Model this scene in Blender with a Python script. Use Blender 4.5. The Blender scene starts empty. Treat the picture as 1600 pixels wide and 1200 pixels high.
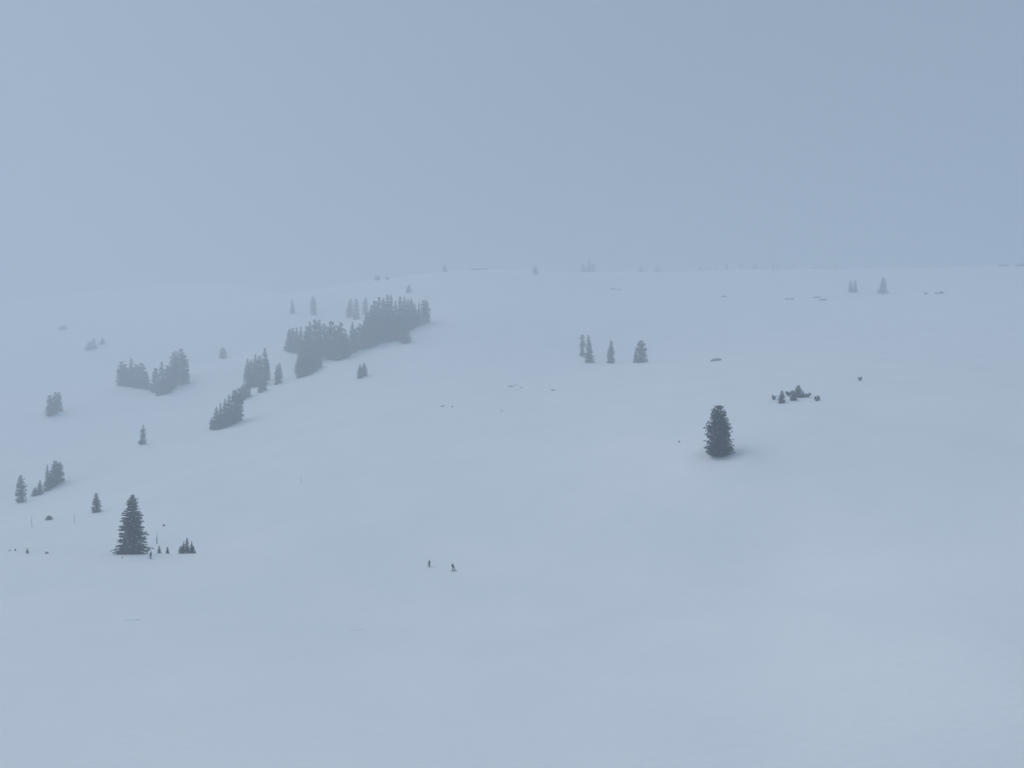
import bpy, bmesh, math, random
import numpy as np
from mathutils import Vector, Matrix, noise

random.seed(7)
scene = bpy.context.scene
C = scene.collection
R = math.radians

# ------------------------------------------------------------------ camera
FPX = 1155.0                      # focal length in pixels of the 1600 px wide photograph
CAM_Z = 40.0
PITCH = math.atan(50.0 / FPX)     # eye level lies at row 650
cam_data = bpy.data.cameras.new('camera')
cam_data.sensor_width = 36.0
cam_data.lens = FPX / 1600.0 * 36.0
cam_data.clip_start = 0.5
cam_data.clip_end = 12000.0
cam = bpy.data.objects.new('camera', cam_data)
C.objects.link(cam)
cam.location = (0, 0, CAM_Z)
cam.rotation_euler = (math.pi / 2 + PITCH, 0, 0)
scene.camera = cam

# ------------------------------------------------------------------ light
SUN_EL, SUN_AZ = R(48), R(-62)    # azimuth measured from the view direction, negative = left
world = bpy.data.worlds.new('World')
scene.world = world
world.use_nodes = True
nt = world.node_tree
nt.nodes.clear()
out = nt.nodes.new('ShaderNodeOutputWorld')
bg = nt.nodes.new('ShaderNodeBackground')
bg.inputs['Strength'].default_value = 0.10
sky = nt.nodes.new('ShaderNodeTexSky')
sky.sky_type = 'NISHITA'
sky.sun_disc = False
sky.sun_elevation = SUN_EL
sky.sun_rotation = SUN_AZ
sky.altitude = 1800
sky.air_density = 1.0
sky.dust_density = 4.0
mix = nt.nodes.new('ShaderNodeMix')
mix.data_type = 'RGBA'
mix.inputs['Factor'].default_value = 0.86       # a closed cloud cover over the clear sky
mix.inputs[7].default_value = (2.5, 3.24, 4.22, 1)
nt.links.new(sky.outputs['Color'], mix.inputs[6])
nt.links.new(mix.outputs[2], bg.inputs['Color'])
nt.links.new(bg.outputs['Background'], out.inputs['Surface'])

sun_data = bpy.data.lights.new('sun', 'SUN')
sun_data.energy = 1.5
sun_data.angle = R(45)
sun_data.color = (1.0, 0.97, 0.93)
sun = bpy.data.objects.new('sun', sun_data)
C.objects.link(sun)
sdir = Vector((math.sin(SUN_AZ) * math.cos(SUN_EL), math.cos(SUN_AZ) * math.cos(SUN_EL), math.sin(SUN_EL)))
sun.rotation_euler = sdir.to_track_quat('Z', 'Y').to_euler()
sun.location = sdir * 400 + Vector((0, 0, 300))

vs = scene.view_settings
vs.view_transform = 'Standard'
vs.look = 'None'
vs.gamma = 1.0
vs.use_curve_mapping = False
vs.exposure = 0.06
scene.cycles.volume_bounces = 3
scene.cycles.max_bounces = 8
scene.cycles.use_denoising = True

HAZE_DENSITY = 0.00157
HAZE_COLOR = (0.80, 0.878, 0.945, 1)

# ------------------------------------------------------------------ helpers
def pixel_ray(px, py):
    """direction of a photograph pixel, with a depth (world y) of 1"""
    u = (px - 800.0) / FPX
    v = (600.0 - py) / FPX
    cy, sy = math.cos(PITCH), math.sin(PITCH)
    y = cy - v * sy
    z = sy + v * cy
    return u / y, z / y

def stretch(d):
    """distances as first read, set right: the far slope lies farther off, the flat a little nearer"""
    q = min(1.0, max(0.0, (d - 220.0) / 680.0))
    return d * (0.95 + 0.30 * q * q * (3 - 2 * q))

def at_depth(px, py, d):
    d = stretch(d)
    a, b = pixel_ray(px, py)
    return Vector((a * d, d, CAM_Z + b * d))

def tag(o, label=None, cat=None, group=None, kind=None):
    if label: o['label'] = label
    if cat: o['category'] = cat
    if group: o['group'] = group
    if kind: o['kind'] = kind
    return o

def mesh_obj(name, verts, faces, mats, parent=None, smooth=False, mat_idx=None):
    me = bpy.data.meshes.new(name)
    me.from_pydata(verts, [], faces)
    for m in (mats if isinstance(mats, (list, tuple)) else [mats]):
        me.materials.append(m)
    if mat_idx is not None:
        me.polygons.foreach_set('material_index', mat_idx)
    if smooth:
        me.polygons.foreach_set('use_smooth', [True] * len(me.polygons))
    me.update()
    o = bpy.data.objects.new(name, me)
    C.objects.link(o)
    if parent is not None:
        o.parent = parent
    return o

def empty(name, loc):
    o = bpy.data.objects.new(name, None)
    o.empty_display_size = 0.5
    C.objects.link(o)
    o.location = loc
    return o

def material(name, col, rough=0.8, var=None, scale=3.0, bump=0.0, bump_scale=20.0, spec=0.3):
    m = bpy.data.materials.new(name)
    m.use_nodes = True
    t = m.node_tree
    b = t.nodes['Principled BSDF']
    b.inputs['Base Color'].default_value = (*col, 1)
    b.inputs['Roughness'].default_value = rough
    b.inputs['Specular IOR Level'].default_value = spec
    geo = t.nodes.new('ShaderNodeNewGeometry')
    if var is not None:
        n = t.nodes.new('ShaderNodeTexNoise')
        n.inputs['Scale'].default_value = scale
        n.inputs['Detail'].default_value = 4
        t.links.new(geo.outputs['Position'], n.inputs['Vector'])
        r = t.nodes.new('ShaderNodeValToRGB')
        r.color_ramp.elements[0].position = 0.35
        r.color_ramp.elements[0].color = (*col, 1)
        r.color_ramp.elements[1].position = 0.68
        r.color_ramp.elements[1].color = (*var, 1)
        t.links.new(n.outputs['Fac'], r.inputs['Fac'])
        t.links.new(r.outputs['Color'], b.inputs['Base Color'])
    if bump:
        n2 = t.nodes.new('ShaderNodeTexNoise')
        n2.inputs['Scale'].default_value = bump_scale
        n2.inputs['Detail'].default_value = 5
        t.links.new(geo.outputs['Position'], n2.inputs['Vector'])
        bp = t.nodes.new('ShaderNodeBump')
        bp.inputs['Strength'].default_value = 1.0
        bp.inputs['Distance'].default_value = bump
        t.links.new(n2.outputs['Fac'], bp.inputs['Height'])
        t.links.new(bp.outputs['Normal'], b.inputs['Normal'])
    return m

M_NEEDLE = material('spruce_needles', (0.014, 0.024, 0.022), 0.8, (0.028, 0.042, 0.034), 1.3)
M_NEEDLE2 = material('fir_needles', (0.016, 0.026, 0.024), 0.8, (0.030, 0.044, 0.038), 1.1)
M_BARK = material('bark', (0.055, 0.042, 0.033), 0.9, (0.10, 0.08, 0.065), 6, 0.03, 14)
M_BOUGH_SNOW = material('bough_snow', (0.80, 0.83, 0.87), 0.6, (0.74, 0.77, 0.82), 4)
M_ROCK = material('rock', (0.10, 0.098, 0.10), 0.9, (0.24, 0.23, 0.22), 0.9, 0.15, 2.5)
M_TWIG = material('bare_twigs', (0.075, 0.06, 0.05), 0.9, (0.13, 0.10, 0.08), 5)
M_GRASS = material('withered_grass', (0.16, 0.12, 0.07), 0.9, (0.24, 0.19, 0.11), 4)
M_POLE = material('pole_wood', (0.09, 0.08, 0.075), 0.8, (0.15, 0.13, 0.12), 5)
M_PAD = material('pole_pad', (0.035, 0.04, 0.055), 0.7, (0.05, 0.055, 0.07), 6)
M_JACKET = material('jacket_cloth', (0.022, 0.028, 0.045), 0.8, (0.03, 0.038, 0.058), 9)
M_PANTS = material('trouser_cloth', (0.018, 0.02, 0.028), 0.8, (0.028, 0.03, 0.04), 9)
M_SKIN = material('skin', (0.45, 0.28, 0.21), 0.6, (0.5, 0.32, 0.25), 9)
M_GLOVE = material('glove_leather', (0.02, 0.02, 0.022), 0.6, (0.03, 0.03, 0.032), 9)
M_HELMET = material('helmet_shell', (0.025, 0.026, 0.03), 0.35, (0.03, 0.03, 0.036), 5)
M_LENS = material('goggle_lens', (0.04, 0.03, 0.02), 0.15, (0.06, 0.04, 0.02), 5, spec=0.6)
M_SKI = material('ski_top', (0.04, 0.045, 0.06), 0.4, (0.08, 0.08, 0.1), 3)

# ------------------------------------------------------------------ terrain
# (column, row, distance) of points on the snow as one reads them off the photograph: a flat valley floor,
# the open bowl on the right, the wooded spur on the left and the crest behind
PTS = [
    (0, 1200, 86), (400, 1200, 85), (800, 1200, 84), (1200, 1200, 82), (1600, 1200, 78),
    (200, 1000, 131), (800, 1000, 130), (1200, 1090, 97), (1600, 1090, 86),
    (20, 868, 203), (200, 868, 203), (235, 873, 200), (300, 866, 205), (690, 890, 189), (480, 875, 196),
    (1200, 900, 160), (1600, 900, 130), (1400, 800, 172), (940, 850, 190),
    (245, 850, 226), (116, 817, 272), (49, 825, 262), (77, 811, 285), (151, 799, 290),
    (33, 784, 345), (54, 774, 356), (92, 754, 368), (223, 694, 420), (471, 752, 290),
    (77, 650, 500), (91, 642, 508), (331, 671, 448), (378, 655, 458), (382, 624, 500), (407, 613, 508),
    (398, 605, 535), (437, 600, 528), (240, 615, 560), (189, 603, 590), (288, 600, 575), (348, 560, 690),
    (145, 546, 760), (469, 590, 540), (506, 571, 556), (525, 562, 570), (560, 544, 585), (600, 535, 588),
    (633, 536, 580), (670, 504, 622), (566, 590, 500), (450, 549, 622), (457, 489, 800), (490, 492, 785),
    (552, 498, 755), (571, 489, 765), (638, 457, 790), (590, 438, 905), (695, 425, 945),
    (692, 635, 380), (800, 604, 425), (865, 610, 405), (954, 568, 515), (921, 566, 510), (1001, 567, 505),
    (1124, 715, 216), (1061, 690, 242), (1240, 623, 290), (1344, 595, 312), (1118, 565, 440),
    (1333, 456, 715), (1379, 458, 705), (1465, 459, 640), (1282, 467, 700), (1233, 467, 715), (1132, 463, 755),
    (962, 452, 830), (1600, 700, 205), (1500, 560, 385),
    (0, 508, 1680), (100, 492, 1680), (250, 470, 1660), (400, 452, 1560),
    (735, 422, 965), (837, 426, 975), (950, 425, 980), (1150, 423, 960), (1300, 425, 935), (1450, 424, 900), (1590, 419, 865),
]
ctrl = [tuple(at_depth(*p)) for p in PTS]
crest = [(0, 508, 1680), (100, 492, 1680), (250, 470, 1660), (400, 452, 1560), (735, 422, 965), (837, 426, 975),
         (950, 425, 980), (1150, 423, 960), (1300, 425, 935), (1450, 424, 900), (1590, 419, 865)]
for px, py, d in crest:
    p = at_depth(px, py, d)
    for dd, dz in ((70, -1.5), (200, -14), (600, -75)):
        s = (p.y + dd) / p.y
        ctrl.append((p.x * s, p.y + dd, p.z + dz))
# the bank the photograph is taken from, and the land all around
for x in (-60, 0, 60):
    ctrl += [(x, 0, 35.8), (x, 20, 22.5), (x, 42, 10.0), (x, 63, 3.0)]
ctrl += [(-220, 40, 8), (220, 40, 22), (-320, 120, 0), (330, 120, 30), (0, -120, 62), (-250, -150, 55), (250, -150, 66),
         (-450, 250, 4), (-560, 420, 20), (420, 220, 45), (640, 420, 105), (900, 720, 180), (-950, 900, 85),
         (-2500, -500, 90), (2500, -500, 110), (-2500, 3500, 150), (2500, 3500, 110), (0, 3500, 90), (0, -500, 95),
         (-2500, 1500, 110), (2500, 1500, 150), (-2200, 2000, 220), (1700, 1300, 200), (0, 2400, 110)]
P = np.array(ctrl, float)
SC = 300.0
def tps_u(r2):
    return np.where(r2 > 1e-12, 0.5 * r2 * np.log(np.maximum(r2, 1e-12)), 0.0)
XY = P[:, :2] / SC
n = len(XY)
K = tps_u(((XY[:, None, :] - XY[None, :, :]) ** 2).sum(-1)) + np.eye(n) * 2e-4
A = np.zeros((n + 3, n + 3))
A[:n, :n] = K
A[:n, n] = 1
A[:n, n + 1:] = XY
A[n, :n] = 1
A[n + 1:, :n] = XY.T
W = np.linalg.solve(A, np.concatenate([P[:, 2], np.zeros(3)]))

WELLS = []      # (x, y, radius, depth) of hollows in the snow round trunks
def base_height(x, y):
    q = np.stack([np.asarray(x, float), np.asarray(y, float)], -1) / SC
    shp = q.shape[:-1]
    q = q.reshape(-1, 2)
    r = np.empty(len(q))
    for i in range(0, len(q), 20000):
        s = q[i:i + 20000]
        r[i:i + 20000] = tps_u(((s[:, None, :] - XY[None]) ** 2).sum(-1)) @ W[:n] + W[n] + s @ W[n + 1:]
    return r.reshape(shp)

def relief(x, y):
    v = Vector((x, y, 0))
    d = math.hypot(x, y)
    far = min(1.0, max(0.0, (d - 60) / 250))
    return ((0.35 + 1.1 * far) * noise.noise(v / 95.0)
            + (0.18 + 0.45 * far) * noise.noise(v / 33.0 + Vector((7, 3, 0)))
            + (0.11 + 0.12 * far) * noise.noise(Vector((x / 14.0, y / 8.0, 5)))
            + 0.025 * noise.noise(Vector((x / 4.5, y / 3.0, 9))))

LIP_Y = 194.0
def lip(x, y):
    """the flat on the left ends in a nearly level brow with a shallow trough behind it"""
    side = min(1.0, max(0.0, (-62.0 - x) / 30.0))
    if side <= 0: return 0.0
    side = side * side * (3 - 2 * side)
    q = y - (LIP_Y + 0.8 * math.sin(x / 17.0))
    a = min(1.0, max(0.0, q / 7.0)); a = a * a * (3 - 2 * a)
    b_ = min(1.0, max(0.0, (q - 10.0) / 45.0)); b_ = b_ * b_ * (3 - 2 * b_)
    return side * (0.22 * math.exp(-(q / 5.0) ** 2) - 1.9 * a * (1 - b_))

def wells(x, y):
    z = lip(x, y)
    for wx, wy, wr, wd in WELLS:
        q = ((x - wx) ** 2 + (y - wy) ** 2) / (wr * wr)
        if q < 9:
            z += -wd * math.exp(-q) + 0.30 * wd * math.exp(-(math.sqrt(q) - 1.75) ** 2 * 5)
    return z

def height(x, y):
    return float(base_height(x, y)) + relief(x, y) + wells(x, y)

def on_ground(px, py):
    """where the line of sight of a photograph pixel first meets the snow"""
    a, b = pixel_ray(px, py)
    ds = np.concatenate([np.arange(62, 400, 1.0), np.arange(400, 1500, 2.0)])
    hz = base_height(a * ds, ds)
    hit = np.nonzero(CAM_Z + b * ds <= hz)[0]
    d1 = ds[hit[0]] if len(hit) else 1200.0
    lo, hi = d1 - 12, d1 + 12
    for k in range(60):                       # refine with the relief
        dd = lo + (hi - lo) * k / 59
        if CAM_Z + b * dd <= height(a * dd, dd):
            break
    return Vector((a * dd, dd, height(a * dd, dd)))

def axis(fine0, fine1, step, lo, hi, grow):
    v = list(np.arange(fine0, fine1 + 1e-6, step))
    s, q = step, fine1
    while q < hi:
        s = min(s * grow, 90); q += s; v.append(min(q, hi))
    s, q = step, fine0
    while q > lo:
        s = min(s * grow, 90); q -= s; v.insert(0, max(q, lo))
    return np.array(v)

BIG_TREES = {'left': (205, 866), 'right': (1124, 713)}
big_pos = {k: on_ground(*v) for k, v in BIG_TREES.items()}
EDGE_D = LIP_Y + 3.2
big_pos['left'] = Vector((pixel_ray(205, 866)[0] * EDGE_D, EDGE_D, 0))
WELLS.append((big_pos['right'].x, big_pos['right'].y, 5.2, 1.0))
WELLS.append((big_pos['left'].x, big_pos['left'].y, 5.0, 0.45))

xs = axis(-190, 190, 1.7, -2500, 2500, 1.025)
ys = axis(75, 330, 1.7, -500, 3500, 1.018)
GX, GY = np.meshgrid(xs, ys)
GZ = base_height(GX, GY)
verts = []
for j in range(len(ys)):
    for i in range(len(xs)):
        x, y = float(xs[i]), float(ys[j])
        z = float(GZ[j, i]) + relief(x, y) + wells(x, y)
        verts.append((x, y, z))
nx = len(xs)
faces = [(j * nx + i, j * nx + i + 1, (j + 1) * nx + i + 1, (j + 1) * nx + i)
         for j in range(len(ys) - 1) for i in range(nx - 1)]
TOP_Z = max(v[2] for v in verts)
LOW_Z = min(v[2] for v in verts)

M_SNOW = bpy.data.materials.new('snow')
M_SNOW.use_nodes = True
t = M_SNOW.node_tree
b = t.nodes['Principled BSDF']
b.inputs['Roughness'].default_value = 0.65
b.inputs['Specular IOR Level'].default_value = 0.15
geo = t.nodes.new('ShaderNodeNewGeometry')
n1 = t.nodes.new('ShaderNodeTexNoise')
n1.inputs['Scale'].default_value = 0.035
n1.inputs['Detail'].default_value = 6
t.links.new(geo.outputs['Position'], n1.inputs['Vector'])
rp = t.nodes.new('ShaderNodeValToRGB')
rp.color_ramp.elements[0].position = 0.3
rp.color_ramp.elements[0].color = (0.86, 0.88, 0.90, 1)
rp.color_ramp.elements[1].position = 0.7
rp.color_ramp.elements[1].color = (0.91, 0.92, 0.93, 1)
t.links.new(n1.outputs['Fac'], rp.inputs['Fac'])
t.links.new(rp.outputs['Color'], b.inputs['Base Color'])
mp = t.nodes.new('ShaderNodeMapping')          # wind ripples, drawn out across the slope
mp.inputs['Scale'].default_value = (0.22, 0.75, 0.3)
mp.inputs['Rotation'].default_value = (0, 0, R(18))
t.links.new(geo.outputs['Position'], mp.inputs['Vector'])
n2 = t.nodes.new('ShaderNodeTexNoise')
n2.inputs['Scale'].default_value = 0.9
n2.inputs['Detail'].default_value = 7
n2.inputs['Roughness'].default_value = 0.62
t.links.new(mp.outputs['Vector'], n2.inputs['Vector'])
bp = t.nodes.new('ShaderNodeBump')
bp.inputs['Strength'].default_value = 1.0
bp.inputs['Distance'].default_value = 0.22
t.links.new(n2.outputs['Fac'], bp.inputs['Height'])
t.links.new(bp.outputs['Normal'], b.inputs['Normal'])

ground = mesh_obj('snow_slope', verts, faces, M_SNOW, smooth=True)
tag(ground, kind='structure')

# ------------------------------------------------------------------ trees
def crown_mesh(rng, profile, aspect, boughs, kites, droop, upturn=0.25, ragged=0.25, lean=0.0,
               spray=0.30, depth=0.030, tiers=0, gap=0.0, uneven=0.24):
    """boughs of a conifer one unit tall, set closely up the stem; each bough a fan of needle sprays"""
    vs_, fs = [], []
    snow_v, snow_f = [], []
    rad = aspect * 0.5
    off = Vector((rng.uniform(0, 50), rng.uniform(0, 50), 0))
    def kite(c, d, side, l, w, sag, V=None, F=None, lift=0.0):
        V = vs_ if V is None else V
        F = fs if F is None else F
        k = len(V)
        mid = c + d * (l * 0.45)
        e = c + d * l + Vector((0, 0, -sag * l))
        up = Vector((0, 0, lift))
        V += [tuple(c + up), tuple(mid + side * w + up), tuple(e + up), tuple(mid - side * w + up)]
        F += [(k, k + 1, k + 2), (k, k + 2, k + 3)]
    for q in range(boughs):
        tt = (q + rng.random()) / boughs
        tt = 1 - (1 - tt) ** 0.80 if rng.random() < 0.75 else tt      # more boughs low down
        if tiers:
            k = tt * tiers
            tt = (math.floor(k) + 0.5 + (k - math.floor(k) - 0.5) * (1 - gap)) / tiers
        az = q * 2.39996 + rng.uniform(-0.5, 0.5)
        r = profile(tt) * rad * (1 + uneven * min(1.0, (1 - tt) * 3) * noise.noise(Vector((math.cos(az) * 1.1, math.sin(az) * 1.1, tt * 4.5)) + off))
        length = r * (1 - ragged * rng.random() ** 1.4)
        if rng.random() < 0.05:
            length = r * (1 + 0.3 * ragged)
        o = Vector((math.cos(az), math.sin(az), 0))
        sd = Vector((-o.y, o.x, 0))
        base = Vector((lean * tt * 0.05, 0, min(tt, 0.985)))
        rise = 0.6 * max(0.0, (tt - 0.72) / 0.28)                     # top shoots point upward
        dr = droop * (1 - tt) + rng.uniform(-0.1, 0.1) - rise
        def bough(u):
            return base + o * (length * u) + Vector((0, 0, length * (-dr * u + upturn * u * u * 0.8)))
        for k in range(kites):
            u = min(1.0, max(0.05, (k + 0.5 + rng.uniform(-0.35, 0.35)) / kites))
            c = bough(u * 0.9)
            ang = rng.choice((-1, 1)) * rng.uniform(0.1, 1.0) * (1.1 - 0.7 * u)
            d = (o * math.cos(ang) + sd * math.sin(ang) + Vector((0, 0, rng.uniform(-0.45, 0.15) + rise * 0.5))).normalized()
            l = max(length * spray * rng.uniform(0.7, 1.25), 0.012)
            roll = rng.uniform(0, math.pi)
            flat = Vector((-d.y, d.x, 0)).normalized()
            side = (flat * math.cos(roll) + Vector((0, 0, 1)) * math.sin(roll)).normalized()
            w = min(l * 0.34, depth) * (0.6 + 0.5 * rng.random()) if abs(math.sin(roll)) < 0.5 else depth * rng.uniform(0.45, 1.0) * (0.55 + 0.45 * min(1, profile(tt) * 1.5))
            kite(c, d, side, l, w, rng.uniform(0.0, 0.3))
        if rng.random() < 0.2 and 0.03 < tt < 0.93:
            u = rng.uniform(0.5, 0.95)
            kite(bough(u * 0.9), o, sd, length * 0.26, length * 0.07, 0.12, snow_v, snow_f, depth * 0.5)
    for q in range(9):                                                # leader
        az = q * 0.7
        o = Vector((math.cos(az), math.sin(az), 0))
        z = 0.93 + 0.045 * rng.random()
        kite(Vector((lean * 0.05, 0, z)), (o * 0.3 + Vector((0, 0, 1))).normalized(), Vector((-o.y, o.x, 0)), 1.0 - z, 0.017, 0)
    return vs_, fs, snow_v, snow_f

def trunk_mesh(r0, top, lean=0.0, sides=7, rings=7):
    v, f = [], []
    for k in range(rings + 1):
        tt = k / rings
        z = -0.06 + (top + 0.06) * tt
        r = r0 * ((1 - tt) ** 0.85) + 0.0012
        if k == 0: r *= 1.35
        for q in range(sides):
            a = 6.283 * q / sides
            v.append((lean * 0.05 * max(z, 0) + r * math.cos(a), r * math.sin(a), z))
    for k in range(rings):
        for q in range(sides):
            q2 = (q + 1) % sides
            f.append((k * sides + q, k * sides + q2, (k + 1) * sides + q2, (k + 1) * sides + q))
    # limb stubs that carry the boughs
    rng = random.Random(int(r0 * 1e5))
    for k in range(14):
        z = 0.05 + 0.85 * k / 14
        a = rng.random() * 6.28
        L = 0.11 * (1 - z)
        d = Vector((math.cos(a), math.sin(a), -0.25))
        s = Vector((-d.y, d.x, 0)) * r0 * 0.16
        w = Vector((0, 0, r0 * 0.18))
        c = Vector((lean * 0.05 * z, 0, z))
        e = c + d * L
        i = len(v)
        v += [tuple(c + s), tuple(c - s + w * 0), tuple(c + w), tuple(e)]
        f += [(i, i + 1, i + 3), (i + 1, i + 2, i + 3), (i + 2, i, i + 3)]
    return v, f

def foot(q):
    return 0.80 + 0.20 * min(1.0, q / 0.07)
def prof_cone(p=0.7):
    return lambda q: max(0.0, 1 - q) ** p * foot(q) + 0.02
def prof_column(a=0.5):         # slim, nearly parallel sides with a blunt point
    return lambda q: (0.80 + 0.20 * math.sin(math.pi * (0.1 + 0.7 * q))) * min(1.0, ((1 - q) / a)) ** 0.50 * foot(q) + 0.02
def prof_egg(a=0.6):            # rounded crown
    return lambda q: min(1.0, ((1 - q) / a)) ** 0.42 * (0.94 + 0.06 * math.sin(q * 9)) * foot(q) + 0.02
def prof_spire():               # broad skirt with a thin top
    return lambda q: (0.72 * (1 - q) ** 1.1 + 0.26 * min(1, (1 - q) * 4) ** 0.7) * foot(q) + 0.02

class Proto:
    pass
PROTOS = {}
def make_proto(key, seed, prof, aspect, boughs, kites, droop, mat, **kw):
    rng = random.Random(seed)
    pr = Proto()
    v, f, sv, sf = crown_mesh(rng, prof, aspect, boughs, kites, droop, **kw)
    def mk(nm, v, f, m):
        me = bpy.data.meshes.new(nm)
        me.from_pydata(v, [], f)
        me.materials.append(m)
        me.update()
        return me
    pr.crown = mk('crown', v, f, mat)
    pr.snow = mk('bough_snow', sv, sf, M_BOUGH_SNOW)
    tv, tf = trunk_mesh(0.016 + 0.012 * aspect, 0.95, kw.get('lean', 0.0))
    pr.trunk = mk('trunk', tv, tf, M_BARK)
    pr.aspect = aspect
    PROTOS[key] = pr

make_proto('big_left', 11, lambda q: ((1 - q) ** 0.60) * min(1.0, (1 - q) / 0.09) ** 0.4 * (0.84 + 0.16 * min(1.0, q / 0.16)) + 0.02, 0.60, 620, 12, 0.40, M_NEEDLE,
           spray=0.24, depth=0.016, ragged=0.44, tiers=23, gap=0.28, upturn=0.22)
make_proto('big_right', 23, lambda q: ((1 - q) ** 0.39) * min(1.0, (1 - q) / 0.07) ** 0.4 * (0.93 + 0.07 * math.sin(17 * q)) * (0.88 + 0.12 * min(1.0, q / 0.08)) + 0.02, 0.56, 640, 12, 0.05, M_NEEDLE2,
           spray=0.24, depth=0.016, ragged=0.42, upturn=0.50, tiers=24, gap=0.3)
for k in range(3):
    ln = [0.5, -0.6, 0.1][k]
    make_proto('cone%d' % k, 100 + k, prof_cone(0.50 + 0.09 * k), 0.34, 240, 7, 0.30, M_NEEDLE, ragged=0.4, lean=ln)
    make_proto('column%d' % k, 200 + k, prof_column(0.45 + 0.12 * k), 0.26, 230, 6, 0.25, M_NEEDLE, ragged=0.45, lean=-ln)
    make_proto('egg%d' % k, 300 + k, prof_egg(0.5 + 0.12 * k), 0.34, 250, 7, 0.10, M_NEEDLE2, ragged=0.4, lean=ln)
    make_proto('spire%d' % k, 400 + k, prof_spire(), 0.32, 230, 6, 0.30, M_NEEDLE, ragged=0.4, lean=-ln)
make_proto('ragged0', 500, lambda q: (0.80 + 0.22 * math.sin(15 * q)) * min(1, (1 - q) * 5) ** 0.5, 0.27, 210, 6, 0.2, M_NEEDLE, ragged=0.6)

TREES = []
G_F_NAME, G_D_NAME = 'large grove on the spur', 'hazy grove on the left slope'
def plant(name, label, px, base, top, width, proto, group=None, cat='tree', depth=None, rot=None, snow=False):
    """a conifer whose foot is seen at (px, base), its tip in row top, width pixels wide"""
    if depth is None:
        g = on_ground(px, base)
    else:
        a, bb = pixel_ray(px, base)
        g = Vector((a * depth, depth, height(a * depth, depth)))
    a, bb = pixel_ray(px, top)
    h = CAM_Z + bb * g.y - g.z
    w = width / FPX * g.y * (1.0 if proto.startswith('big') else 1.34 if group in (G_F_NAME, G_D_NAME) else 1.2)
    pr = PROTOS[proto]
    root = empty(name, (g.x, g.y, g.z - 0.012 * h))
    root.rotation_euler = (0, 0, random.uniform(0, 6.28) if rot is None else rot)
    s = w / pr.aspect
    root.scale = (s, s, h * 1.012)
    tag(root, label, cat, group)
    for nm, me in (('trunk', pr.trunk), ('crown', pr.crown)):
        o = bpy.data.objects.new(nm, me)
        C.objects.link(o)
        o.parent = root
    if snow:
        o = bpy.data.objects.new('bough_snow', pr.snow)
        C.objects.link(o)
        o.parent = root
        o['kind'] = 'stuff'
    TREES.append(root)
    return root

# --- the two large single trees
plant('spruce_tree', 'large dark spruce with layered drooping boughs at the edge of the flat, lower left', 205, 866, 773, 53, 'big_left', snow=True, depth=EDGE_D)
plant('fir_tree', 'large dark rounded conifer standing alone in a snow hollow on the right slope', 1124, 713, 634, 47, 'big_right', snow=True)

# --- small ones on the edge of the flat, beside the large left spruce
G_SAP = 'young conifers along the edge of the flat'
plant('young_spruce', 'small triple-topped clump, middle tallest stem, right of the large left spruce', 292, 865, 840, 10, 'cone2', G_SAP, depth=EDGE_D + 0.6)
plant('young_spruce', 'left stem of the triple-topped clump right of the large left spruce', 286, 865, 846, 7, 'spire1', G_SAP, depth=EDGE_D + 0.6)
plant('young_spruce', 'right stem of the triple-topped clump right of the large left spruce', 299, 865, 845, 7, 'spire2', G_SAP, depth=EDGE_D + 0.6)
plant('young_spruce', 'low skirt shoot at the left foot of the triple-topped clump', 283, 865, 853, 7.5, 'egg0', G_SAP, depth=EDGE_D + 0.6)
plant('young_spruce', 'low skirt shoot at the right foot of the triple-topped clump', 302, 864, 853, 7.5, 'egg1', G_SAP, depth=EDGE_D + 0.6)
plant('young_spruce', 'tiny pointed sapling just below the dark-footed pole', 249, 864, 853, 6, 'cone0', G_SAP, depth=EDGE_D + 0.6)
plant('young_spruce', 'tiny pointed sapling between the dark-footed pole and the triple-topped clump', 262, 864, 854, 6, 'cone1', G_SAP, depth=EDGE_D + 0.6)
plant('young_spruce', 'tiniest sapling tip touching the right foot of the large left spruce', 230, 862, 857, 3.5, 'cone2', G_SAP, depth=EDGE_D + 0.6)
plant('young_spruce', 'tiny dark sapling alone on the flat near the left edge', 43, 864, 856, 7, 'spire0', G_SAP, depth=EDGE_D + 0.6)

# --- lower left slope
G_LL = 'trees on the lower left slope'
plant('spruce_tree', 'slim grey spruce nearest the left edge of the view', 33, 785, 742, 13, 'column0', G_LL)
plant('spruce_tree', 'small leftmost tree of the lower left row', 54, 775, 761, 10, 'cone1', G_LL)
plant('spruce_tree', 'short pointed second tree of the lower left row', 62, 773, 750, 11, 'spire1', G_LL)
plant('spruce_tree', 'slender spire rising in the middle of the lower left row', 74, 767, 726, 11, 'spire0', G_LL)
plant('spruce_tree', 'low tree filling the gap before the tall end of the lower left row', 80, 762, 741, 11, 'egg1', G_LL)
plant('fir_tree', 'tall rounded tree second from the upper end of the lower left row', 86, 758, 720, 14, 'egg0', G_LL)
plant('fir_tree', 'tall rounded tree at the upper right end of the lower left row', 92, 754, 722, 14, 'egg2', G_LL)
plant('spruce_tree', 'single small tapering spruce above the large left spruce', 151, 800, 770, 14, 'cone0', G_LL)
plant('spruce_tree', 'single small pagoda-shaped spruce on the open left slope', 223, 694, 664, 12, 'spire2', G_LL)

G_E = 'trio of trees at the far left'
plant('spruce_tree', 'left tree of the hazy trio at the far left edge', 78, 650, 617, 11, 'egg1', G_E)
plant('spruce_tree', 'middle tree of the hazy trio at the far left edge', 84, 648, 612, 11, 'column1', G_E)
plant('spruce_tree', 'right tree of the hazy trio at the far left edge', 91, 643, 613, 11, 'egg2', G_E)

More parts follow.
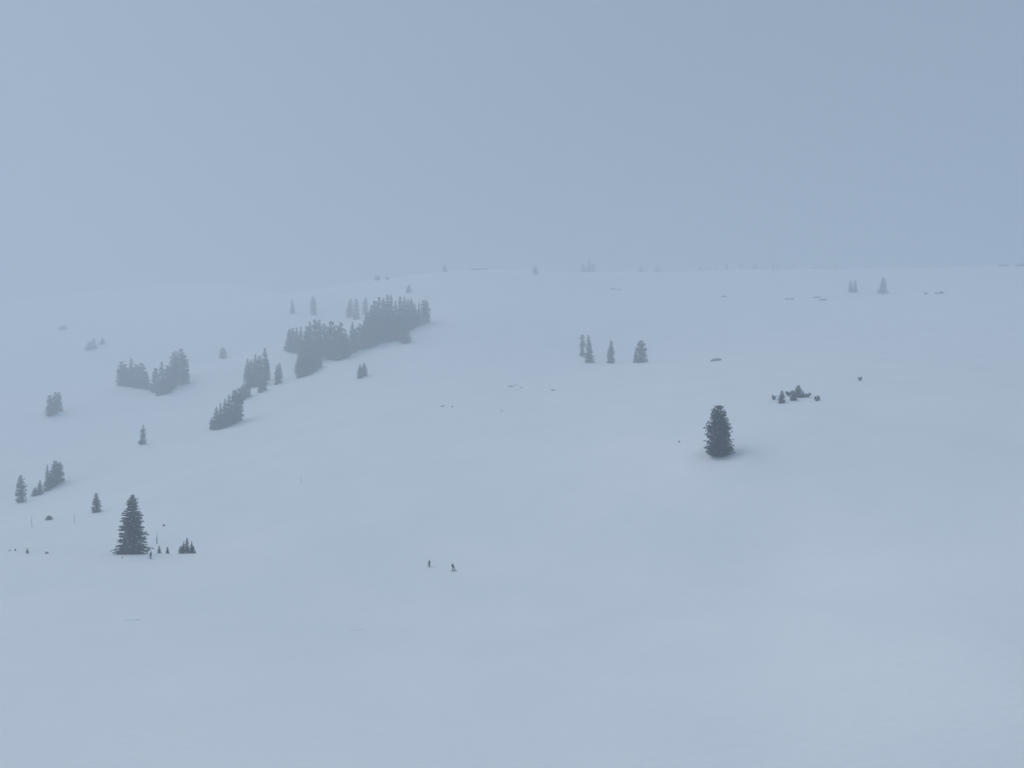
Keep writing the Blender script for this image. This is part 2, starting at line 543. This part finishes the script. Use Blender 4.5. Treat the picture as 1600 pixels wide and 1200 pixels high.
# --- hazy double grove on the left
G_D = G_D_NAME
for px, by, ty, w, pr, lab in [
        (189, 602, 565, 12, 'egg0', 'leftmost tree of the hazy left grove'),
        (196, 603, 569, 12, 'egg1', 'second tree from the left in the hazy left grove'),
        (203, 604, 560, 11, 'cone0', 'pointed third tree from the left in the hazy left grove'),
        (212, 605, 569, 13, 'egg2', 'round-topped tree in the left half of the hazy left grove, its left twin'),
        (221, 606, 568, 15, 'egg0', 'round-topped tree in the left half of the hazy left grove, its right twin'),
        (230, 608, 583, 11, 'cone1', 'low tree in the dip between both halves of the hazy left grove'),
        (241, 613, 575, 11, 'egg1', 'left tree of the right half of the hazy left grove'),
        (252, 617, 565, 15, 'cone2', 'nearest pointed tree at the lower front of the hazy left grove'),
        (261, 614, 571, 14, 'egg2', 'tree right of the lowest tree in the hazy left grove'),
        (268, 608, 550, 11, 'column0', 'tall slim tree left of the tallest in the hazy left grove'),
        (274, 603, 548, 11, 'column2', 'tall slim tree directly before the tallest in the hazy left grove'),
        (281, 593, 545, 14, 'egg0', 'tallest tree of the hazy left grove'),
        (288, 600, 554, 14, 'egg1', 'rightmost tree of the hazy left grove')]:
    plant('spruce_tree', lab, px, by, ty, w, pr, G_D)

# --- lower wedge on the spur
G_B = 'wedge of trees at the foot of the wooded spur'
for px, by, ty, w, pr, lab in [
        (331, 671, 652, 8, 'cone0', 'smallest tree at the left tip of the wedge-shaped grove'),
        (337, 671, 635, 13, 'cone1', 'second tree from the left in the wedge-shaped grove'),
        (344, 670, 628, 10, 'spire0', 'thin spiky third tree in the wedge-shaped grove'),
        (351, 668, 623, 13, 'cone2', 'fourth tree from the left in the wedge-shaped grove'),
        (358, 665, 617, 14, 'cone0', 'third tree from the right in the wedge-shaped grove'),
        (366, 661, 609, 14, 'egg1', 'tall second tree from the right in the wedge-shaped grove'),
        (373, 658, 607, 14, 'egg0', 'tallest tree at the right end of the wedge-shaped grove')]:
    plant('spruce_tree', lab, px, by, ty, w, pr, G_B)
for k, (px, by, ty) in enumerate([(341, 671, 648), (348, 669, 646), (355, 667, 645), (363, 663, 640)]):
    plant('spruce_tree', 'low front tree at the foot of the wedge-shaped grove, %s from the left' % ['first', 'second', 'third', 'fourth'][k], px, by, ty, 12, 'egg2', G_B)

# --- clump above it
G_C = 'clump of trees halfway up the wooded spur'
for px, by, ty, w, pr, lab in [
        (379, 625, 601, 9, 'egg0', 'left of two low trees between wedge-shaped grove and the clump above'),
        (386, 621, 600, 12, 'egg1', 'right of two low trees between wedge-shaped grove and the clump above'),
        (386, 604, 560, 10, 'column1', 'leftmost slim tree of the tall clump above the wedge-shaped grove'),
        (392, 605, 562, 12, 'egg2', 'second tree of the tall clump above the wedge-shaped grove'),
        (398, 605, 553, 13, 'cone2', 'pointed third tree of the tall clump above the wedge-shaped grove'),
        (405, 604, 556, 12, 'egg0', 'fourth tree of the tall clump above the wedge-shaped grove'),
        (413, 601, 544, 13, 'column2', 'tallest tree of the clump above the wedge-shaped grove'),
        (418, 594, 562, 9, 'egg1', 'rightmost low tree of the tall clump above the wedge-shaped grove'),
        (407, 613, 592, 10, 'cone1', 'small tree left in the low pair under the tall clump'),
        (413, 610, 592, 8, 'egg2', 'small tree right in the low pair under the tall clump'),
        (432, 601, 569, 7, 'column0', 'left of the two slim twin trees between clump and large grove'),
        (437, 599, 567, 8, 'column1', 'right of the two slim twin trees between clump and large grove')]:
    plant('spruce_tree', lab, px, by, ty, w, pr, G_C)

# --- the large grove: its left block
G_F = G_F_NAME
ORD = ['first', 'second', 'third', 'fourth', 'fifth', 'sixth', 'seventh', 'eighth', 'ninth', 'tenth', 'eleventh', 'twelfth', 'thirteenth', 'fourteenth']
def many(label, rows, group=G_F, name='spruce_tree', count=True):
    kinds = ['egg0', 'column2', 'cone1', 'egg2', 'column1', 'cone0', 'egg1', 'cone2']
    rows = sorted(rows)
    for k, (px, by, ty, w) in enumerate(rows):
        lab = label % (ORD[k] + ' from the left') if count else label
        plant(name, lab, px, by, ty, w, kinds[(k * 3 + int(px)) % 8], group)
many('rounded tree in the pale left block of the large grove, %s',
     [(450, 548, 514, 11), (456, 550, 513, 13), (463, 551, 512, 12), (470, 553, 510, 12)])
many('tall tree in the left half of the large grove, %s',
     [(478, 558, 510, 13), (484, 560, 502, 14), (491, 561, 499, 15), (498, 558, 500, 13), (504, 558, 505, 12),
      (510, 556, 508, 12), (516, 561, 501, 14), (522, 562, 508, 12), (528, 563, 509, 12), (533, 562, 504, 12), (539, 560, 514, 11)])
many('low tree in the lower left front lobe of the large grove, %s',
     [(465, 583, 561, 9), (469, 590, 560, 13), (475, 588, 555, 13), (481, 586, 556, 13), (487, 582, 556, 13), (493, 578, 556, 11), (499, 574, 561, 10)])
many('small dense tree behind the front lobe of the large grove',
     [(474, 570, 535, 14), (482, 570, 533, 14), (490, 568, 530, 14), (519, 562, 530, 12), (526, 563, 528, 12), (534, 561, 528, 12), (471, 562, 535, 12), (497, 564, 535, 11)], count=False)
plant('spruce_tree', 'single pointed spire standing out in the notch of the large grove', 549, 552, 503, 13, 'cone1', G_F)
many('front row tree in the right half of the large grove, %s',
     [(543, 558, 524, 11), (555, 549, 513, 12), (562, 545, 506, 13), (569, 545, 500, 13), (576, 544, 497, 13), (583, 541, 494, 13),
      (590, 538, 491, 13), (597, 536, 489, 13), (605, 534, 487, 13), (613, 533, 486, 13), (621, 532, 486, 13), (628, 530, 488, 12)])
many('tall back row tree in the right half of the large grove, %s',
     [(574, 530, 488, 12), (580, 527, 476, 13), (586, 524, 470, 13), (592, 522, 464, 13), (599, 520, 466, 12), (606, 519, 460, 13),
      (611, 518, 461, 12), (618, 517, 470, 12), (625, 515, 463, 12), (631, 514, 463, 13), (636, 512, 467, 12), (641, 511, 465, 12), (647, 510, 474, 11)])
many('short tree filling the middle of the right half of the large grove',
     [(588, 530, 500, 14), (598, 528, 498, 14), (608, 526, 496, 14), (618, 524, 494, 14), (628, 522, 494, 14), (638, 516, 488, 14), (645, 513, 487, 12)], count=False)
plant('spruce_tree', 'thin needle-like tree near the right end of the large grove', 654, 508, 469, 7, 'spire1', G_F)
plant('spruce_tree', 'left of the two trees closing the right end of the large grove', 661, 506, 469, 12, 'column2', G_F)
plant('spruce_tree', 'right of the two trees closing the right end of the large grove', 667, 504, 468, 10, 'column0', G_F)
plant('spruce_tree', 'low tree between thin needle and body of the large grove', 651, 509, 485, 12, 'egg1', G_F)
plant('fir_tree', 'short rounded tree jutting from the front right of the large grove', 633, 536, 511, 15, 'egg2', G_F)

plant('spruce_tree', 'left stem of the lone dark clump on open snow below the large grove', 562, 591, 569, 9, 'cone0', 'lone clump below the grove')
plant('spruce_tree', 'right stem of the lone dark clump on open snow below the large grove', 569, 588, 567, 10, 'column1', 'lone clump below the grove')

# --- faint ones higher up in the fog
G_H = 'faint trees in the fog above the groves'
for px, by, ty, w, pr, lab in [
        (457, 490, 467, 9, 'spire0', 'faint thin tree in the fog, upper left of the large grove'),
        (490, 492, 463, 10, 'column0', 'faint upright tree in the fog straight above the left half of the grove'),
        (546, 496, 467, 11, 'column1', 'leftmost of three faint trees behind the notch of the large grove'),
        (557, 499, 467, 10, 'egg1', 'middle of three faint trees behind the notch of the large grove'),
        (571, 491, 465, 11, 'column2', 'rightmost of three faint trees behind the notch of the large grove'),
        (638, 457, 445, 9, 'cone0', 'small faint tree above the right half of the large grove'),
        (348, 560, 543, 11, 'egg0', 'faint isolated tree in the fog above the wedge-shaped grove'),
        (139, 547, 534, 12, 'egg1', 'left tree of the faint far-left pair in the fog'),
        (147, 545, 528, 9, 'cone1', 'right tree of the faint far-left pair in the fog'),
        (160, 538, 527, 9, 'spire2', 'barely visible tree right of the faint far-left pair'),
        (99, 515, 508, 12, 'egg2', 'barely visible round bush high at the far left')]:
    plant('spruce_tree', lab, px, by, ty, w, pr, G_H)
plant('spruce_tree', 'faint bush left of two high in the fog above the large grove', 590, 438, 431, 10, 'egg0', G_H)
plant('spruce_tree', 'faint tiny bush right of two high in the fog above the large grove', 606, 437, 432, 6, 'egg1', G_H)
plant('spruce_tree', 'faint small tree at the left end of the crest', 695, 425, 414, 8, 'egg2', G_H)
plant('spruce_tree', 'faint small round tree standing on the crest line left of centre', 837, 428, 417, 9, 'egg1', G_H)

# --- crest, most of each hidden behind the brow
G_K = 'ghostly trees behind the crest'
for px, ty, w, pr, lab in [
        (912, 411, 10, 'egg0', 'left tree of the ghostly trio behind the crest'),
        (920, 405, 10, 'cone0', 'tallest middle tree of the ghostly trio behind the crest'),
        (927, 412, 8, 'egg1', 'right tree of the ghostly trio behind the crest')]:
    plant('spruce_tree', lab, px, 424, ty, w, pr, G_K, depth=1300 + random.uniform(-15, 15))
for k, (px, ty, w) in enumerate([(1001, 415, 10), (1026, 415, 12), (1095, 416, 9), (1119, 416, 8), (1135, 412, 8), (1158, 412, 10), (1180, 410, 10),
                                 (1209, 411, 11), (1216, 414, 8), (1240, 413, 8), (1273, 415, 9), (1301, 413, 9), (1306, 414, 9), (1355, 415, 9)]):
    plant('spruce_tree', 'ghostly tree of the loose row behind the crest, %s from the left' % ORD[k], px, 424, ty, w,
          ['egg0', 'cone1', 'egg2', 'column1'][(k * 7) % 4], G_K, depth=1330 + random.uniform(-15, 25))

# --- open bowl on the right
G_M = 'four hazy trees in the middle of the open slope'
plant('spruce_tree', 'ragged leftmost tree of the hazy row in the middle of the open slope', 910, 557, 523, 10, 'ragged0', G_M)
plant('spruce_tree', 'tall second tree with wide foot in the hazy row mid-slope', 921, 567, 523, 16, 'spire0', G_M)
plant('spruce_tree', 'pointed third tree standing alone in the hazy row mid-slope', 954, 568, 532, 13, 'cone0', G_M)
plant('fir_tree', 'stout rounded tree at the right end of the hazy row mid-slope', 1002, 567, 532, 18, 'egg0', G_M)
plant('spruce_tree', 'small tree leaning on the stout right end tree of the hazy row', 993, 567, 548, 8, 'cone2', G_M)
plant('fir_tree', 'left stem of the squat twin-topped tree just below the crest, right', 1329.5, 457, 438, 6.5, 'egg1', 'pair below the crest')
plant('fir_tree', 'right stem of the squat twin-topped tree just below the crest, right', 1336.5, 457, 437, 6.5, 'egg2', 'pair below the crest')
plant('spruce_tree', 'bell-shaped tree just below the crest, right of the twin-topped one', 1379, 459, 433, 14, 'cone1', 'pair below the crest')

G_S = 'saplings above the lone right tree'
for px, by, ty, w, pr, lab in [
        (1221, 630, 610, 12, 'cone0', 'pointed sapling in the left part of the sapling row on the right slope'),
        (1240, 626, 610, 10, 'egg1', 'left stem of the tallest sapling clump on the right slope'),
        (1247, 621, 602, 12, 'egg0', 'tallest sapling in the row above the lone right tree'),
        (1255, 621, 611, 8, 'cone2', 'low right shoot of the tallest sapling clump on the right slope')]:
    plant('young_spruce', lab, px, by, ty, w, pr, G_S)

# ------------------------------------------------------------------ low shrubs
def shrub(label, px, by, hpx, wpx, seed, group=None, lean=0.0):
    g = on_ground(px, by)
    h, w = hpx / FPX * g.y, wpx / FPX * g.y
    root = empty('dwarf_pine_shrub', tuple(g))
    tag(root, label, 'shrub', group)
    rng = random.Random(seed)
    sv, sf, lv, lf = [], [], [], []
    for k in range(7):
        a = 6.283 * k / 7 + rng.uniform(-0.3, 0.3)
        reach = w * 0.5 * rng.uniform(0.45, 1.0)
        up = h * rng.uniform(0.45, 1.0)
        prev = Vector((0, 0, -0.25))
        pts = [prev]
        for s in (0.35, 0.7, 1.0):
            pts.append(Vector((math.cos(a) * reach * (0.6 + 0.4 * s) + lean * s * w * 0.3, math.sin(a) * reach * (0.6 + 0.4 * s), up * s ** 0.75)))
        rad = 0.035 + 0.006 * h
        for i in range(3):
            p, q = pts[i], pts[i + 1]
            k0 = len(sv)
            r0, r1 = rad * (1 - i / 3.3), rad * (1 - (i + 1) / 3.3)
            for (c, r) in ((p, r0), (q, r1)):
                for m in range(4):
                    sv.append((c.x + r * math.cos(m * 1.571), c.y + r * math.sin(m * 1.571), c.z))
            for m in range(4):
                sf.append((k0 + m, k0 + (m + 1) % 4, k0 + 4 + (m + 1) % 4, k0 + 4 + m))
        for m in range(46):
            s = rng.uniform(0.05, 1.0)
            i = min(2, int(s * 3))
            c = pts[i].lerp(pts[i + 1], s * 3 - i if i < 2 else min(1, s * 3 - 2))
            d = Vector((rng.gauss(0, 1), rng.gauss(0, 1), rng.gauss(0.5, 0.8))).normalized()
            e = d.orthogonal().normalized()
            l = (0.20 + 0.16 * h) * rng.uniform(0.6, 1.2)
            k0 = len(lv)
            lv += [tuple(c), tuple(c + d * l * 0.5 + e * l * 0.2), tuple(c + d * l), tuple(c + d * l * 0.5 - e * l * 0.2)]
            lf += [(k0, k0 + 1, k0 + 2, k0 + 3)]
    mesh_obj('stem', sv, sf, M_TWIG, root)
    mesh_obj('crown', lv, lf, M_NEEDLE2, root)
    return root
shrub('small forked shrub at the left end of the sapling row', 1209, 625, 7, 8, 1, G_S)
shrub('forked shrub behind the pointed sapling in the sapling row', 1232, 619, 10, 10, 2, G_S)
shrub('pale twiggy shrub leaning at the right of the tallest sapling', 1261, 621, 8, 12, 3, G_S, 0.5)
shrub('dark two-lobed shrub standing apart at the right end of the sapling row', 1277, 627, 9, 10, 4, G_S)
shrub('tiny three-pronged shrub alone on the upper right slope', 1344, 595, 6, 6, 5)
plant('dwarf_pine_shrub', 'grey dome-shaped low bush between the two far left poles', 77, 812, 805.5, 10, 'egg1', cat='shrub')

# ------------------------------------------------------------------ rocks showing through the snow
def rock(label, px, by, hpx, wpx, seed, group=None, tilt=0.0, name='rock'):
    g = on_ground(px, by)
    h, w = hpx / FPX * g.y, wpx / FPX * g.y
    bm = bmesh.new()
    bmesh.ops.create_icosphere(bm, subdivisions=3, radius=1.0)
    off = Vector((seed * 3.7, seed * 1.3, 0))
    for v in bm.verts:
        k = 1 + 0.35 * noise.noise(v.co * 1.3 + off) + 0.16 * noise.noise(v.co * 3.1 + off)
        c = v.co * k
        c.x = math.copysign(abs(c.x) ** 0.85, c.x)
        v.co = Vector((c.x * w * 0.52, c.y * max(w * 0.38, h * 0.6), c.z * h * 0.95))
    bm.transform(Matrix.Rotation(tilt, 4, 'Y'))
    me = bpy.data.meshes.new(name)
    bm.to_mesh(me)
    bm.free()
    me.materials.append(M_ROCK)
    o = bpy.data.objects.new(name, me)
    C.objects.link(o)
    o.location = (g.x, g.y, g.z)
    return tag(o, label, 'rock', group)
G_R = 'rocks poking through the snow'
rock('long grey slab of rock lying tilted on the snow, right of the hazy row', 1118, 564, 3.4, 17, 1, G_R, R(-13), 'rock_slab')
rock('dark flat rock left of two side by side on the middle slope', 692, 635, 1.3, 7, 2, G_R)
rock('small dark rock right of two side by side on the middle slope', 707, 636, 1.2, 4, 3, G_R)
rock('low rock at the left of the three-rock scatter in mid-slope', 798, 604, 1.1, 7, 4, G_R)
rock('faint rock at the top of the three-rock scatter in mid-slope', 806, 602, 0.8, 5, 5, G_R)
rock('low rock at the right of the three-rock scatter in mid-slope', 815, 606, 1.0, 4, 6, G_R)
rock('narrow rock rib right of the three-rock scatter', 865, 610, 1.1, 8, 7, G_R, R(8))
rock('barely visible rock below the three-rock scatter', 784, 642, 0.6, 5, 8, G_R)
rock('tiny dark stone left of the lone right tree', 1061, 691, 2.0, 3, 9, G_R)
rock('tiny dark stone on the snow above the triple-topped clump', 256, 822, 2.2, 4.5, 10, G_R)
rock('dark wedge of rock on the flat right of the tiny left sapling', 73, 865, 3, 5, 11, G_R)
rock('tiny dark stone in front of the large left spruce', 191, 872, 1.6, 2, 12, G_R)
rock('left speck of stone at the far left end of the flat', 15, 861, 1.8, 2.5, 13, G_R)
rock('right speck of stone at the far left end of the flat', 24, 861, 3, 2, 14, G_R)
rock('faint rock outcrop below the ghostly trio on the crest', 958, 452, 2, 9, 15, G_R)
rock('small companion right of the faint outcrop below the ghostly trio', 967, 453, 2, 6, 16, G_R)
rock('lone faint rock under the crest right of centre', 1132, 464, 2.2, 8, 17, G_R)
rock('left rock of the faint pair under the crest, farther left', 1230, 468, 2.2, 8, 18, G_R)
rock('right rock of the faint pair under the crest, farther left', 1238, 468, 2.2, 6, 19, G_R)
rock('upper rock of the broad faint outcrop left of the twin-topped tree', 1277, 465, 1.8, 12, 20, G_R)
rock('lower rock of the broad faint outcrop left of the twin-topped tree', 1286, 469, 1.8, 12, 21, G_R)
rock('leftmost small rock in the row right of the bell-shaped tree', 1447, 460, 3, 6, 22, G_R)
rock('middle small rock in the row right of the bell-shaped tree', 1463, 459, 3, 5, 23, G_R)
rock('dark rightmost rock in the row right of the bell-shaped tree', 1471, 459, 4, 7, 24, G_R)
rock('dark rock on the crest at the right edge of the view', 1594, 416, 4, 14, 25, G_R)
rock('low rock rib on the crest just in from the right edge', 1568, 416, 2.5, 16, 26, G_R)
rock('faint long ledge at the left end of the crest line', 748, 421, 1.6, 26, 27, G_R)

def hummock(label, px, by, hpx, wpx, seed):
    o = rock(label, px, by, hpx, wpx, seed, 'low hummocks of wind-blown snow', 0.0, 'snow_hummock')
    o.data.materials.clear()
    o.data.materials.append(M_SNOW)
    for p in o.data.polygons: p.use_smooth = True
    o['category'] = 'snow hummock'
hummock('low snow hummock on the flat below the large left spruce', 205, 968, 1.6, 22, 31)
hummock('low snow hummock on the flat below and left of the two riders', 556, 984, 1.4, 18, 32)

# ------------------------------------------------------------------ marker poles
def pole(label, px, by, ty, thick, lean, pad=0.0, group='slope marker poles'):
    g = on_ground(px, by)
    h = (by - ty) / FPX * g.y
    root = empty('marker_pole', tuple(g))
    root.rotation_euler = (0, lean, 0)
    tag(root, label, 'pole', group)
    def tube(r0, r1, z0, z1, nm, m, sides=10):
        v, f = [], []
        for (r, z) in ((r0, z0), (r1, z1)):
            for q in range(sides):
                v.append((r * math.cos(6.283 * q / sides), r * math.sin(6.283 * q / sides), z))
        for q in range(sides):
            f.append((q, (q + 1) % sides, sides + (q + 1) % sides, sides + q))
        f.append(tuple(range(sides, 2 * sides)))
        return mesh_obj(nm, v, f, m, root)
    tube(thick, thick * 0.7, -0.5, h, 'shaft', M_POLE)
    if pad:
        tube(thick * 2.6, thick * 2.0, -0.2, h * pad, 'pad', M_PAD)
    tube(thick * 1.0, thick * 0.9, h, h + 0.12, 'cap', M_PAD)
pole('tall thin pole with a dark padded foot right of the large left spruce', 245, 850, 832, 0.055, R(-1), 0.58)
pole('thin leaning pole nearest the left edge on the flat', 50, 825, 808, 0.06, R(-4))
pole('short pale pole left of the large spruce, beyond the flat', 116, 817, 804, 0.07, R(0))
pole('single thin leaning pole on the empty slope left of centre', 471, 757, 746, 0.06, R(-6))

# ------------------------------------------------------------------ people
def skin_body(name, joints, edges, parent, mats, pick):
    """joints: name -> (co, radius); one continuous skinned body, evaluated to a plain mesh"""
    keys = list(joints)
    me = bpy.data.meshes.new(name)
    me.from_pydata([joints[k][0] for k in keys], [(keys.index(a), keys.index(b_)) for a, b_ in edges], [])
    o = bpy.data.objects.new(name, me)
    C.objects.link(o)
    md = o.modifiers.new('skin', 'SKIN')
    md.use_smooth_shade = True
    for i, k in enumerate(keys):
        r = joints[k][1]
        me.skin_vertices[0].data[i].radius = r if isinstance(r, tuple) else (r, r)
        me.skin_vertices[0].data[i].use_root = (k == 'pelvis')
    sb = o.modifiers.new('smooth', 'SUBSURF')
    sb.levels = sb.render_levels = 1
    dg = bpy.context.evaluated_depsgraph_get()
    new = bpy.data.meshes.new_from_object(o.evaluated_get(dg))
    o.modifiers.clear()
    o.data = new
    new.materials.clear()
    for m in mats:
        new.materials.append(m)
    cos = [Vector(joints[k][0]) for k in keys]
    for p in new.polygons:
        c = p.center
        j = min(range(len(keys)), key=lambda q: (cos[q] - c).length)
        p.material_index = pick(keys[j])
        p.use_smooth = True
    o.parent = parent
    return o

def ellipsoid(name, c, r, m, parent, cut=None):
    bm = bmesh.new()
    bmesh.ops.create_uvsphere(bm, u_segments=14, v_segments=10, radius=1.0)
    for v in bm.verts:
        v.co = Vector((v.co.x * r[0], v.co.y * r[1], v.co.z * r[2]))
    if cut is not None:
        bmesh.ops.delete(bm, geom=[v for v in bm.verts if v.co.z < cut], context='VERTS')
    me = bpy.data.meshes.new(name)
    bm.to_mesh(me); bm.free()
    me.materials.append(m)
    for p in me.polygons: p.use_smooth = True
    o = bpy.data.objects.new(name, me)
    C.objects.link(o)
    o.location = c
    o.parent = parent
    return o

def plank(name, length, width, thick, m, parent, loc, rotz, tip=0.08):
    v, f = [], []
    N = 14
    for k in range(N + 1):
        s = k / N * 2 - 1
        y = s * length / 2
        w = width / 2 * (1 - max(0, abs(s) - 0.8) * 3.6) * (0.86 + 0.14 * abs(s))
        z = tip * max(0, (abs(s) - 0.8) / 0.2) ** 2
        v += [(-w, y, z), (w, y, z), (w, y, z + thick), (-w, y, z + thick)]
    for k in range(N):
        a, c = k * 4, k * 4 + 4
        for q in range(4):
            q2 = (q + 1) % 4
            f.append((a + q, a + q2, c + q2, c + q))
    f += [(3, 2, 1, 0), (N * 4, N * 4 + 1, N * 4 + 2, N * 4 + 3)]
    o = mesh_obj(name, v, f, m, parent)
    o.location = loc
    o.rotation_euler = (0, 0, rotz)
    return o

def person(label, px, by, hpx, rz, pose, gear):
    g = on_ground(px, by)
    root = empty('person', (g.x, g.y, g.z))
    root.rotation_euler = (0, 0, rz)
    h = hpx / FPX * g.y
    root.scale = (h / 1.78,) * 3
    tag(root, label, 'person', 'people on the snow')
    lx = pose.get('lean_x', 0.0)          # sideways lean of the upper body
    ly = pose.get('lean_y', 0.05)         # forward lean
    kn = pose.get('knee', 0.08)           # how far the knees go forward
    st = pose.get('stance', 0.14)         # half the distance between the feet
    fs_ = pose.get('foot_shift', 0.0)
    drop = kn * 0.45
    def up(z, y=0.0, x=0.0):
        k = max(0, z - 0.9)
        return (x + lx * k + lx * 0.35, y + ly * k, z - drop)
    J = {
        'pelvis': (up(0.95), (0.20, 0.16)), 'waist': (up(1.10), (0.21, 0.165)), 'chest': (up(1.32), (0.225, 0.175)),
        'collar': (up(1.45), (0.12, 0.09)), 'neck': (up(1.53, 0.01), 0.058), 'jaw': (up(1.60, 0.03), (0.07, 0.085)), 'head': (up(1.70, 0.02), (0.082, 0.10)), 'crown_top': (up(1.765, 0.0), (0.05, 0.06)),
    }
    E = [('pelvis', 'waist'), ('waist', 'chest'), ('chest', 'collar'), ('collar', 'neck'), ('neck', 'jaw'), ('jaw', 'head'), ('head', 'crown_top')]
    for s, nm in ((-1, 'l'), (1, 'r')):
        hip = up(0.92, 0, s * 0.09)
        foot = (s * st + fs_, -0.02, 0.16)
        J['hip' + nm] = (hip, 0.125)
        J['knee' + nm] = ((hip[0] * 0.5 + foot[0] * 0.5 + s * 0.02, kn + 0.02, 0.52 - drop * 0.5), 0.102)
        J['ankle' + nm] = (foot, 0.095)
        J['heel' + nm] = ((foot[0], -0.05, 0.075), 0.06)
        J['toe' + nm] = ((foot[0] + s * 0.02, 0.16, 0.065), 0.05)
        E += [('pelvis', 'hip' + nm), ('hip' + nm, 'knee' + nm), ('knee' + nm, 'ankle' + nm), ('ankle' + nm, 'heel' + nm), ('heel' + nm, 'toe' + nm)]
        sh = up(1.41, 0, s * 0.19)
        ao = pose.get('arm_out', 0.12)
        el = up(1.14, 0.02, s * (0.22 + ao))
        wr = up(0.98, 0.22, s * (0.20 + ao))
        J['shoulder' + nm] = (sh, 0.095)
        J['elbow' + nm] = (el, 0.08)
        J['wrist' + nm] = (wr, 0.042)
        J['palm' + nm] = ((wr[0], wr[1] + 0.075, wr[2] - 0.02), (0.045, 0.03))
        E += [('collar', 'shoulder' + nm), ('shoulder' + nm, 'elbow' + nm), ('elbow' + nm, 'wrist' + nm), ('wrist' + nm, 'palm' + nm)]
        p = J['palm' + nm][0]
        for k, (dx, ln) in enumerate(((-0.033, 0.05), (-0.011, 0.062), (0.011, 0.058), (0.033, 0.046))):
            J['finger%d%s' % (k, nm)] = ((p[0] + dx, p[1] + 0.055, p[2] - 0.005), 0.011)
            J['fingertip%d%s' % (k, nm)] = ((p[0] + dx * 1.1, p[1] + 0.055 + ln * 0.5, p[2] - ln * 0.75), 0.009)
            E += [('palm' + nm, 'finger%d%s' % (k, nm)), ('finger%d%s' % (k, nm), 'fingertip%d%s' % (k, nm))]
        J['thumb' + nm] = ((p[0] - s * 0.055, p[1] + 0.005, p[2] - 0.01), 0.013)
        J['thumbtip' + nm] = ((p[0] - s * 0.062, p[1] + 0.05, p[2] - 0.03), 0.010)
        E += [('palm' + nm, 'thumb' + nm), ('thumb' + nm, 'thumbtip' + nm)]
    def pick(k):
        if k[:4] in ('hip', 'hipl', 'hipr', 'knee') or k in ('pelvis',): return 1
        if k[:5] in ('ankle', 'heell', 'heelr', 'toel', 'toer'): return 3
        if k in ('jaw', 'head', 'crown_top'): return 2
        if k[:4] in ('palm', 'fing', 'thum'): return 3
        return 0
    skin_body('body', J, E, root, [M_JACKET, M_PANTS, M_SKIN, M_GLOVE], pick)
    hd = Vector(J['head'][0])
    ellipsoid('helmet', hd + Vector((0, -0.012, 0.012)), (0.115, 0.135, 0.125), M_HELMET, root, cut=-0.03)
    gg = ellipsoid('goggles', hd + Vector((0, 0.085, -0.022)), (0.078, 0.045, 0.038), M_LENS, root)
    ellipsoid('nose', hd + Vector((0, 0.115, -0.065)), (0.014, 0.02, 0.02), M_SKIN, root)
    if gear == 'skis':
        for s in (-1, 1):
            plank('ski', 1.68, 0.10, 0.02, M_SKI, root, (s * st + fs_, 0.05, -0.005), 0)
            w = Vector(J['palm' + ('r' if s > 0 else 'l')][0]) + Vector((0, 0.05, -0.03))
            tip_ = Vector((w.x + s * 0.14, w.y - 0.25, -0.05))
            d = (tip_ - w).normalized()
            a = w - d * 0.12
            e1 = d.orthogonal().normalized(); e2 = d.cross(e1)
            v = []
            for c, r in ((a, 0.014), (tip_, 0.008)):
                for q in range(6):
                    v.append(tuple(c + e1 * r * math.cos(q * 1.047) + e2 * r * math.sin(q * 1.047)))
            f = [(q, (q + 1) % 6, 6 + (q + 1) % 6, 6 + q) for q in range(6)]
            mesh_obj('ski_pole', v, f, M_GLOVE, root)
    elif gear == 'board':
        plank('snowboard', 1.55, 0.27, 0.02, M_SKI, root, (fs_, 0.02, 0.07), math.pi / 2, 0.10).rotation_euler[1] = 0.6
    return root

person('dark-clad skier upright on skis, the upper left of the two riders', 671, 886.5, 11.0, R(50), dict(knee=0.12, stance=0.16, arm_out=0.16), 'skis')
person('dark-clad rider leaning back over a board, the lower right of the two', 709, 892.5, 12.4, R(8),
       dict(lean_x=-0.34, lean_y=0.0, knee=0.10, stance=0.24, arm_out=0.02, foot_shift=0.05), 'board')
person('dark-clad person standing legs apart just below the large left spruce', 235, 874, 12, R(170), dict(lean_x=-0.12, knee=0.02, stance=0.17, arm_out=0.0), None)

# ------------------------------------------------------------------ haze
hx0, hx1, hy0, hy1 = -2560, 2560, -560, 3560
top_things = max([o.location.z + o.scale.z for o in TREES] + [TOP_Z])
hz0, hz1 = LOW_Z - 1.0, top_things + 4.0
hv = [(x, y, z) for z in (hz0, hz1) for y in (hy0, hy1) for x in (hx0, hx1)]
hf = [(0, 2, 3, 1), (4, 5, 7, 6), (0, 1, 5, 4), (2, 6, 7, 3), (0, 4, 6, 2), (1, 3, 7, 5)]
M_HAZE = bpy.data.materials.new('haze')
M_HAZE.use_nodes = True
t = M_HAZE.node_tree
t.nodes.clear()
mo = t.nodes.new('ShaderNodeOutputMaterial')
pv = t.nodes.new('ShaderNodeVolumePrincipled')
pv.inputs['Color'].default_value = HAZE_COLOR
pv.inputs['Density'].default_value = HAZE_DENSITY
pv.inputs['Anisotropy'].default_value = 0.29
t.links.new(pv.outputs['Volume'], mo.inputs['Volume'])
haze = mesh_obj('haze', hv, hf, M_HAZE)
tag(haze, kind='stuff')
print('TERRAIN', LOW_Z, TOP_Z, 'haze', hz0, hz1, 'verts', len(verts))
